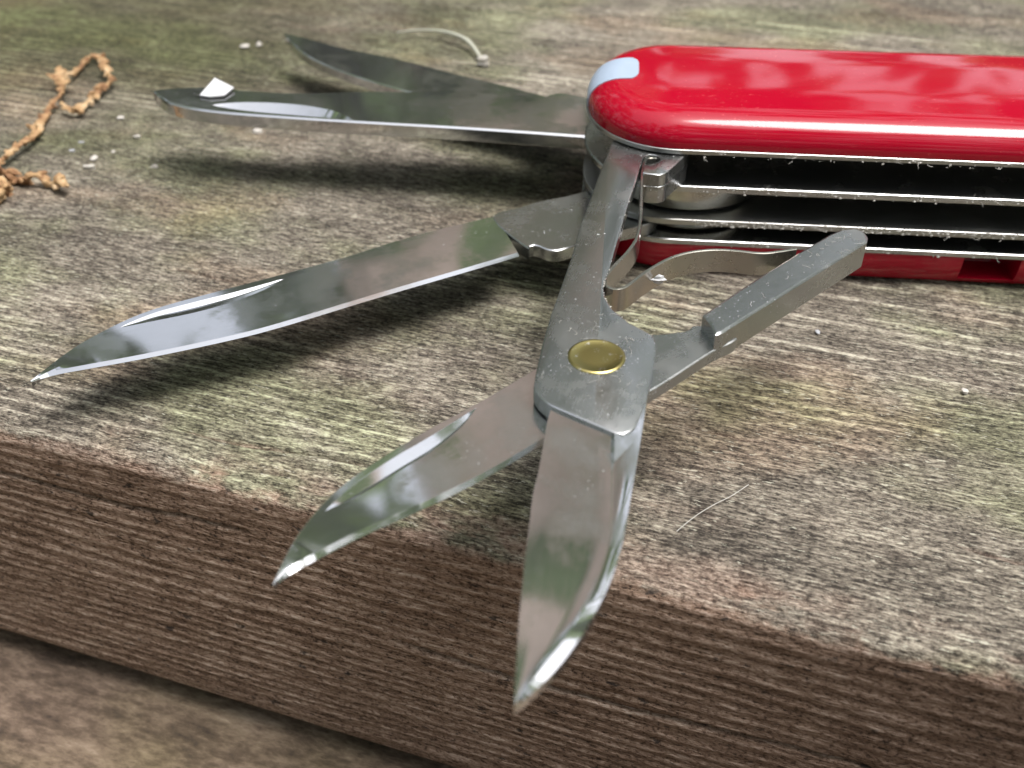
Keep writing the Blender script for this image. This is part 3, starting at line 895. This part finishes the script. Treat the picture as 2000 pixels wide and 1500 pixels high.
p = smooth_line(OUT['stalk'], 40)
P = np.c_[p, .25 + .5 * np.sin(np.linspace(0, 3.0, 40))]
V, F = tube(P, np.interp(np.arange(40), [0, 25, 39], [.05, .17, .10]), 8)
root = place("seed_stalk", to_mesh("stalk", V, F), M['stalk'], None, base=(p[:, 0].mean(), p[:, 1].mean(), 0))
tag(root, "curved pale seed stalk with a white bead, behind the blades", "seed stalk")
place("bead", lump((p[-1][0], p[-1][1], .42), (.42, .42, .45), 77, .9), M['crumb'], root, base=(p[-1][0], p[-1][1], 0))
p = smooth_line(OUT['hair'], 40)
V, F = tube(np.c_[p, .10 + .05 * np.sin(np.linspace(0, 7, 40))], .016, 5)
tag(place("hair_strand", to_mesh("hair", V, F), M['lint'], None, base=(p[:, 0].mean(), p[:, 1].mean(), 0)), "thin pale hair lying on the wood right of the scissors", "hair")

P = np.array(OUT['flake'])
V, F = plate(P, 4.93, 5.04, .02)
V = np.array(V); V[:, 2] += .02 * (V[:, 0] - P[:, 0].mean()) + .03 * (V[:, 1] - P[:, 1].mean()) + .06
tag(place("flake", to_mesh("flake", V, F), M['flake'], None, base=(*P.mean(0), 4.9), sharp=20), "white angular flake resting on the long blade near its tip", "flake")
q = OUT['flake2'][0]
for k, (dx, dz, s) in enumerate(((-.18, .05, .17), (.16, -.03, .18))):
    pass
mm = lump((q[0], q[1] - .12, 6.45), (.34, .10, .22), 91, .8)
tag(place("flake", mm, M['flake'], None, base=(q[0], q[1], 6.4), sharp=20), "small white fleck stuck to the scissors' spring strip", "flake")

# ------------------------------------------------------------------ unseen foliage and trunk, added to shade the scene and shape reflections
def foliage(n=4300):
    """leaves on all sides of a long gap overhead, with one added trunk"""
    rs = np.random.RandomState(11); V, F = [], []; mi = []
    def leaf(c, L, W, a, b):
        nrm = np.cross(a, b); k = len(V)
        V.extend([c - a * L / 2, c - a * L * .1 + b * W / 2, c + a * L * .25 + b * W * .36, c + a * L / 2, c + a * L * .25 - b * W * .36, c - a * L * .1 - b * W / 2, c - a * L * .1 - nrm * W * .12, c + a * L * .25 - nrm * W * .1])
        F.extend([(k, k + 6, k + 1), (k + 1, k + 6, k + 7, k + 2), (k + 2, k + 7, k + 3), (k + 3, k + 7, k + 4), (k + 4, k + 7, k + 6, k + 5), (k + 5, k + 6, k)])
        mi.extend([0] * 6)
    i = 0
    while i < n:
        az = rs.rand() * 2 * math.pi
        el = math.asin(rs.uniform(.02, .95))
        lim = 48 + (20 if math.sin(az) < 0 else 11) * abs(math.sin(az)) ** 1.5 + 4 * math.sin(7 * az + 1)
        if math.degrees(el) > lim: continue
        cl = math.sin(3 * az + 1) + math.sin(5 * az + 4 * el) + math.sin(9 * el + 2 * az)
        if rs.rand() > .78 + .22 * math.tanh(cl): continue
        dist = rs.uniform(1300, 2600)
        low = i >= n - 1500                      # denser leaves low down, added to dim the mirrored gaps
        if low and math.degrees(el) > 30: continue
        c = dist * np.array([math.cos(az) * math.cos(el), math.sin(az) * math.cos(el), math.sin(el)])
        L = rs.uniform(130, 330) * (.6 if low else 1); W = L * rs.uniform(.34, .5)
        a = rs.randn(3); a /= np.linalg.norm(a)
        b = np.cross(a, rs.randn(3)); b /= np.linalg.norm(b)
        leaf(c, L, W, a, b); i += 1
    # a few nearer leaves, added on the far side for green reflections
    for k in range(16):
        if k == 0: el, az, dist, L = 47.2, 3.9, 700, 62
        elif k == 1: el, az, dist, L = 42.5, -3.6, 720, 44
        elif k == 2: el, az, dist, L = 46.0, -7.0, 700, 40
        else: el, az, dist, L = rs.uniform(24, 60), rs.uniform(-9, 28), rs.uniform(600, 850), rs.uniform(34, 64)
        el, az = R(el), R(az)
        c = dist * np.array([math.sin(az) * math.cos(el), math.cos(az) * math.cos(el), math.sin(el)])
        d_ = c / np.linalg.norm(c); a = np.cross(d_, [math.cos(k), math.sin(k * 2.3) * .3, .6]); a /= np.linalg.norm(a)
        b = np.cross(a, d_ + .3 * rs.randn(3)); b /= np.linalg.norm(b)
        leaf(c, L, L * .62, a, b)
    # unseen leaves added before the trunk to darken the blades' reflections
    for k in range(260):
        el, az, dist, L = R(rs.uniform(3, 30)), R(rs.uniform(-28, 6)), rs.uniform(620, 800), rs.uniform(50, 105)
        c = dist * np.array([math.sin(az) * math.cos(el), math.cos(az) * math.cos(el), math.sin(el)])
        a = rs.randn(3); a /= np.linalg.norm(a); b = np.cross(a, rs.randn(3)); b /= np.linalg.norm(b)
        leaf(c, L, L * .5, a, b)
    # one unseen trunk added for pinkish reflections, leaning away to catch light
    T = np.array([[-150, 780, -300], [-70, 880, 350], [45, 990, 1030], [90, 1080, 1500], [120, 1150, 2100]], float)
    TV, TF = tube(smooth_line(T, 30), np.linspace(140, 122, 30), 14)
    k = len(V); V.extend(list(TV)); F.extend([tuple(i + k for i in f) for f in TF]); mi.extend([1] * len(TF))
    me = bpy.data.meshes.new("foliage"); me.from_pydata((np.array(V) * MM).tolist(), [], F)
    me.materials.append(M['leaf']); me.materials.append(M['bark'])
    me.polygons.foreach_set("material_index", mi)
    o = bpy.data.objects.new("foliage", me); COL.objects.link(o)
    tag(o, "unseen green foliage with an added trunk, shading the knife and tinting its reflections", "foliage", kind="stuff")
foliage()
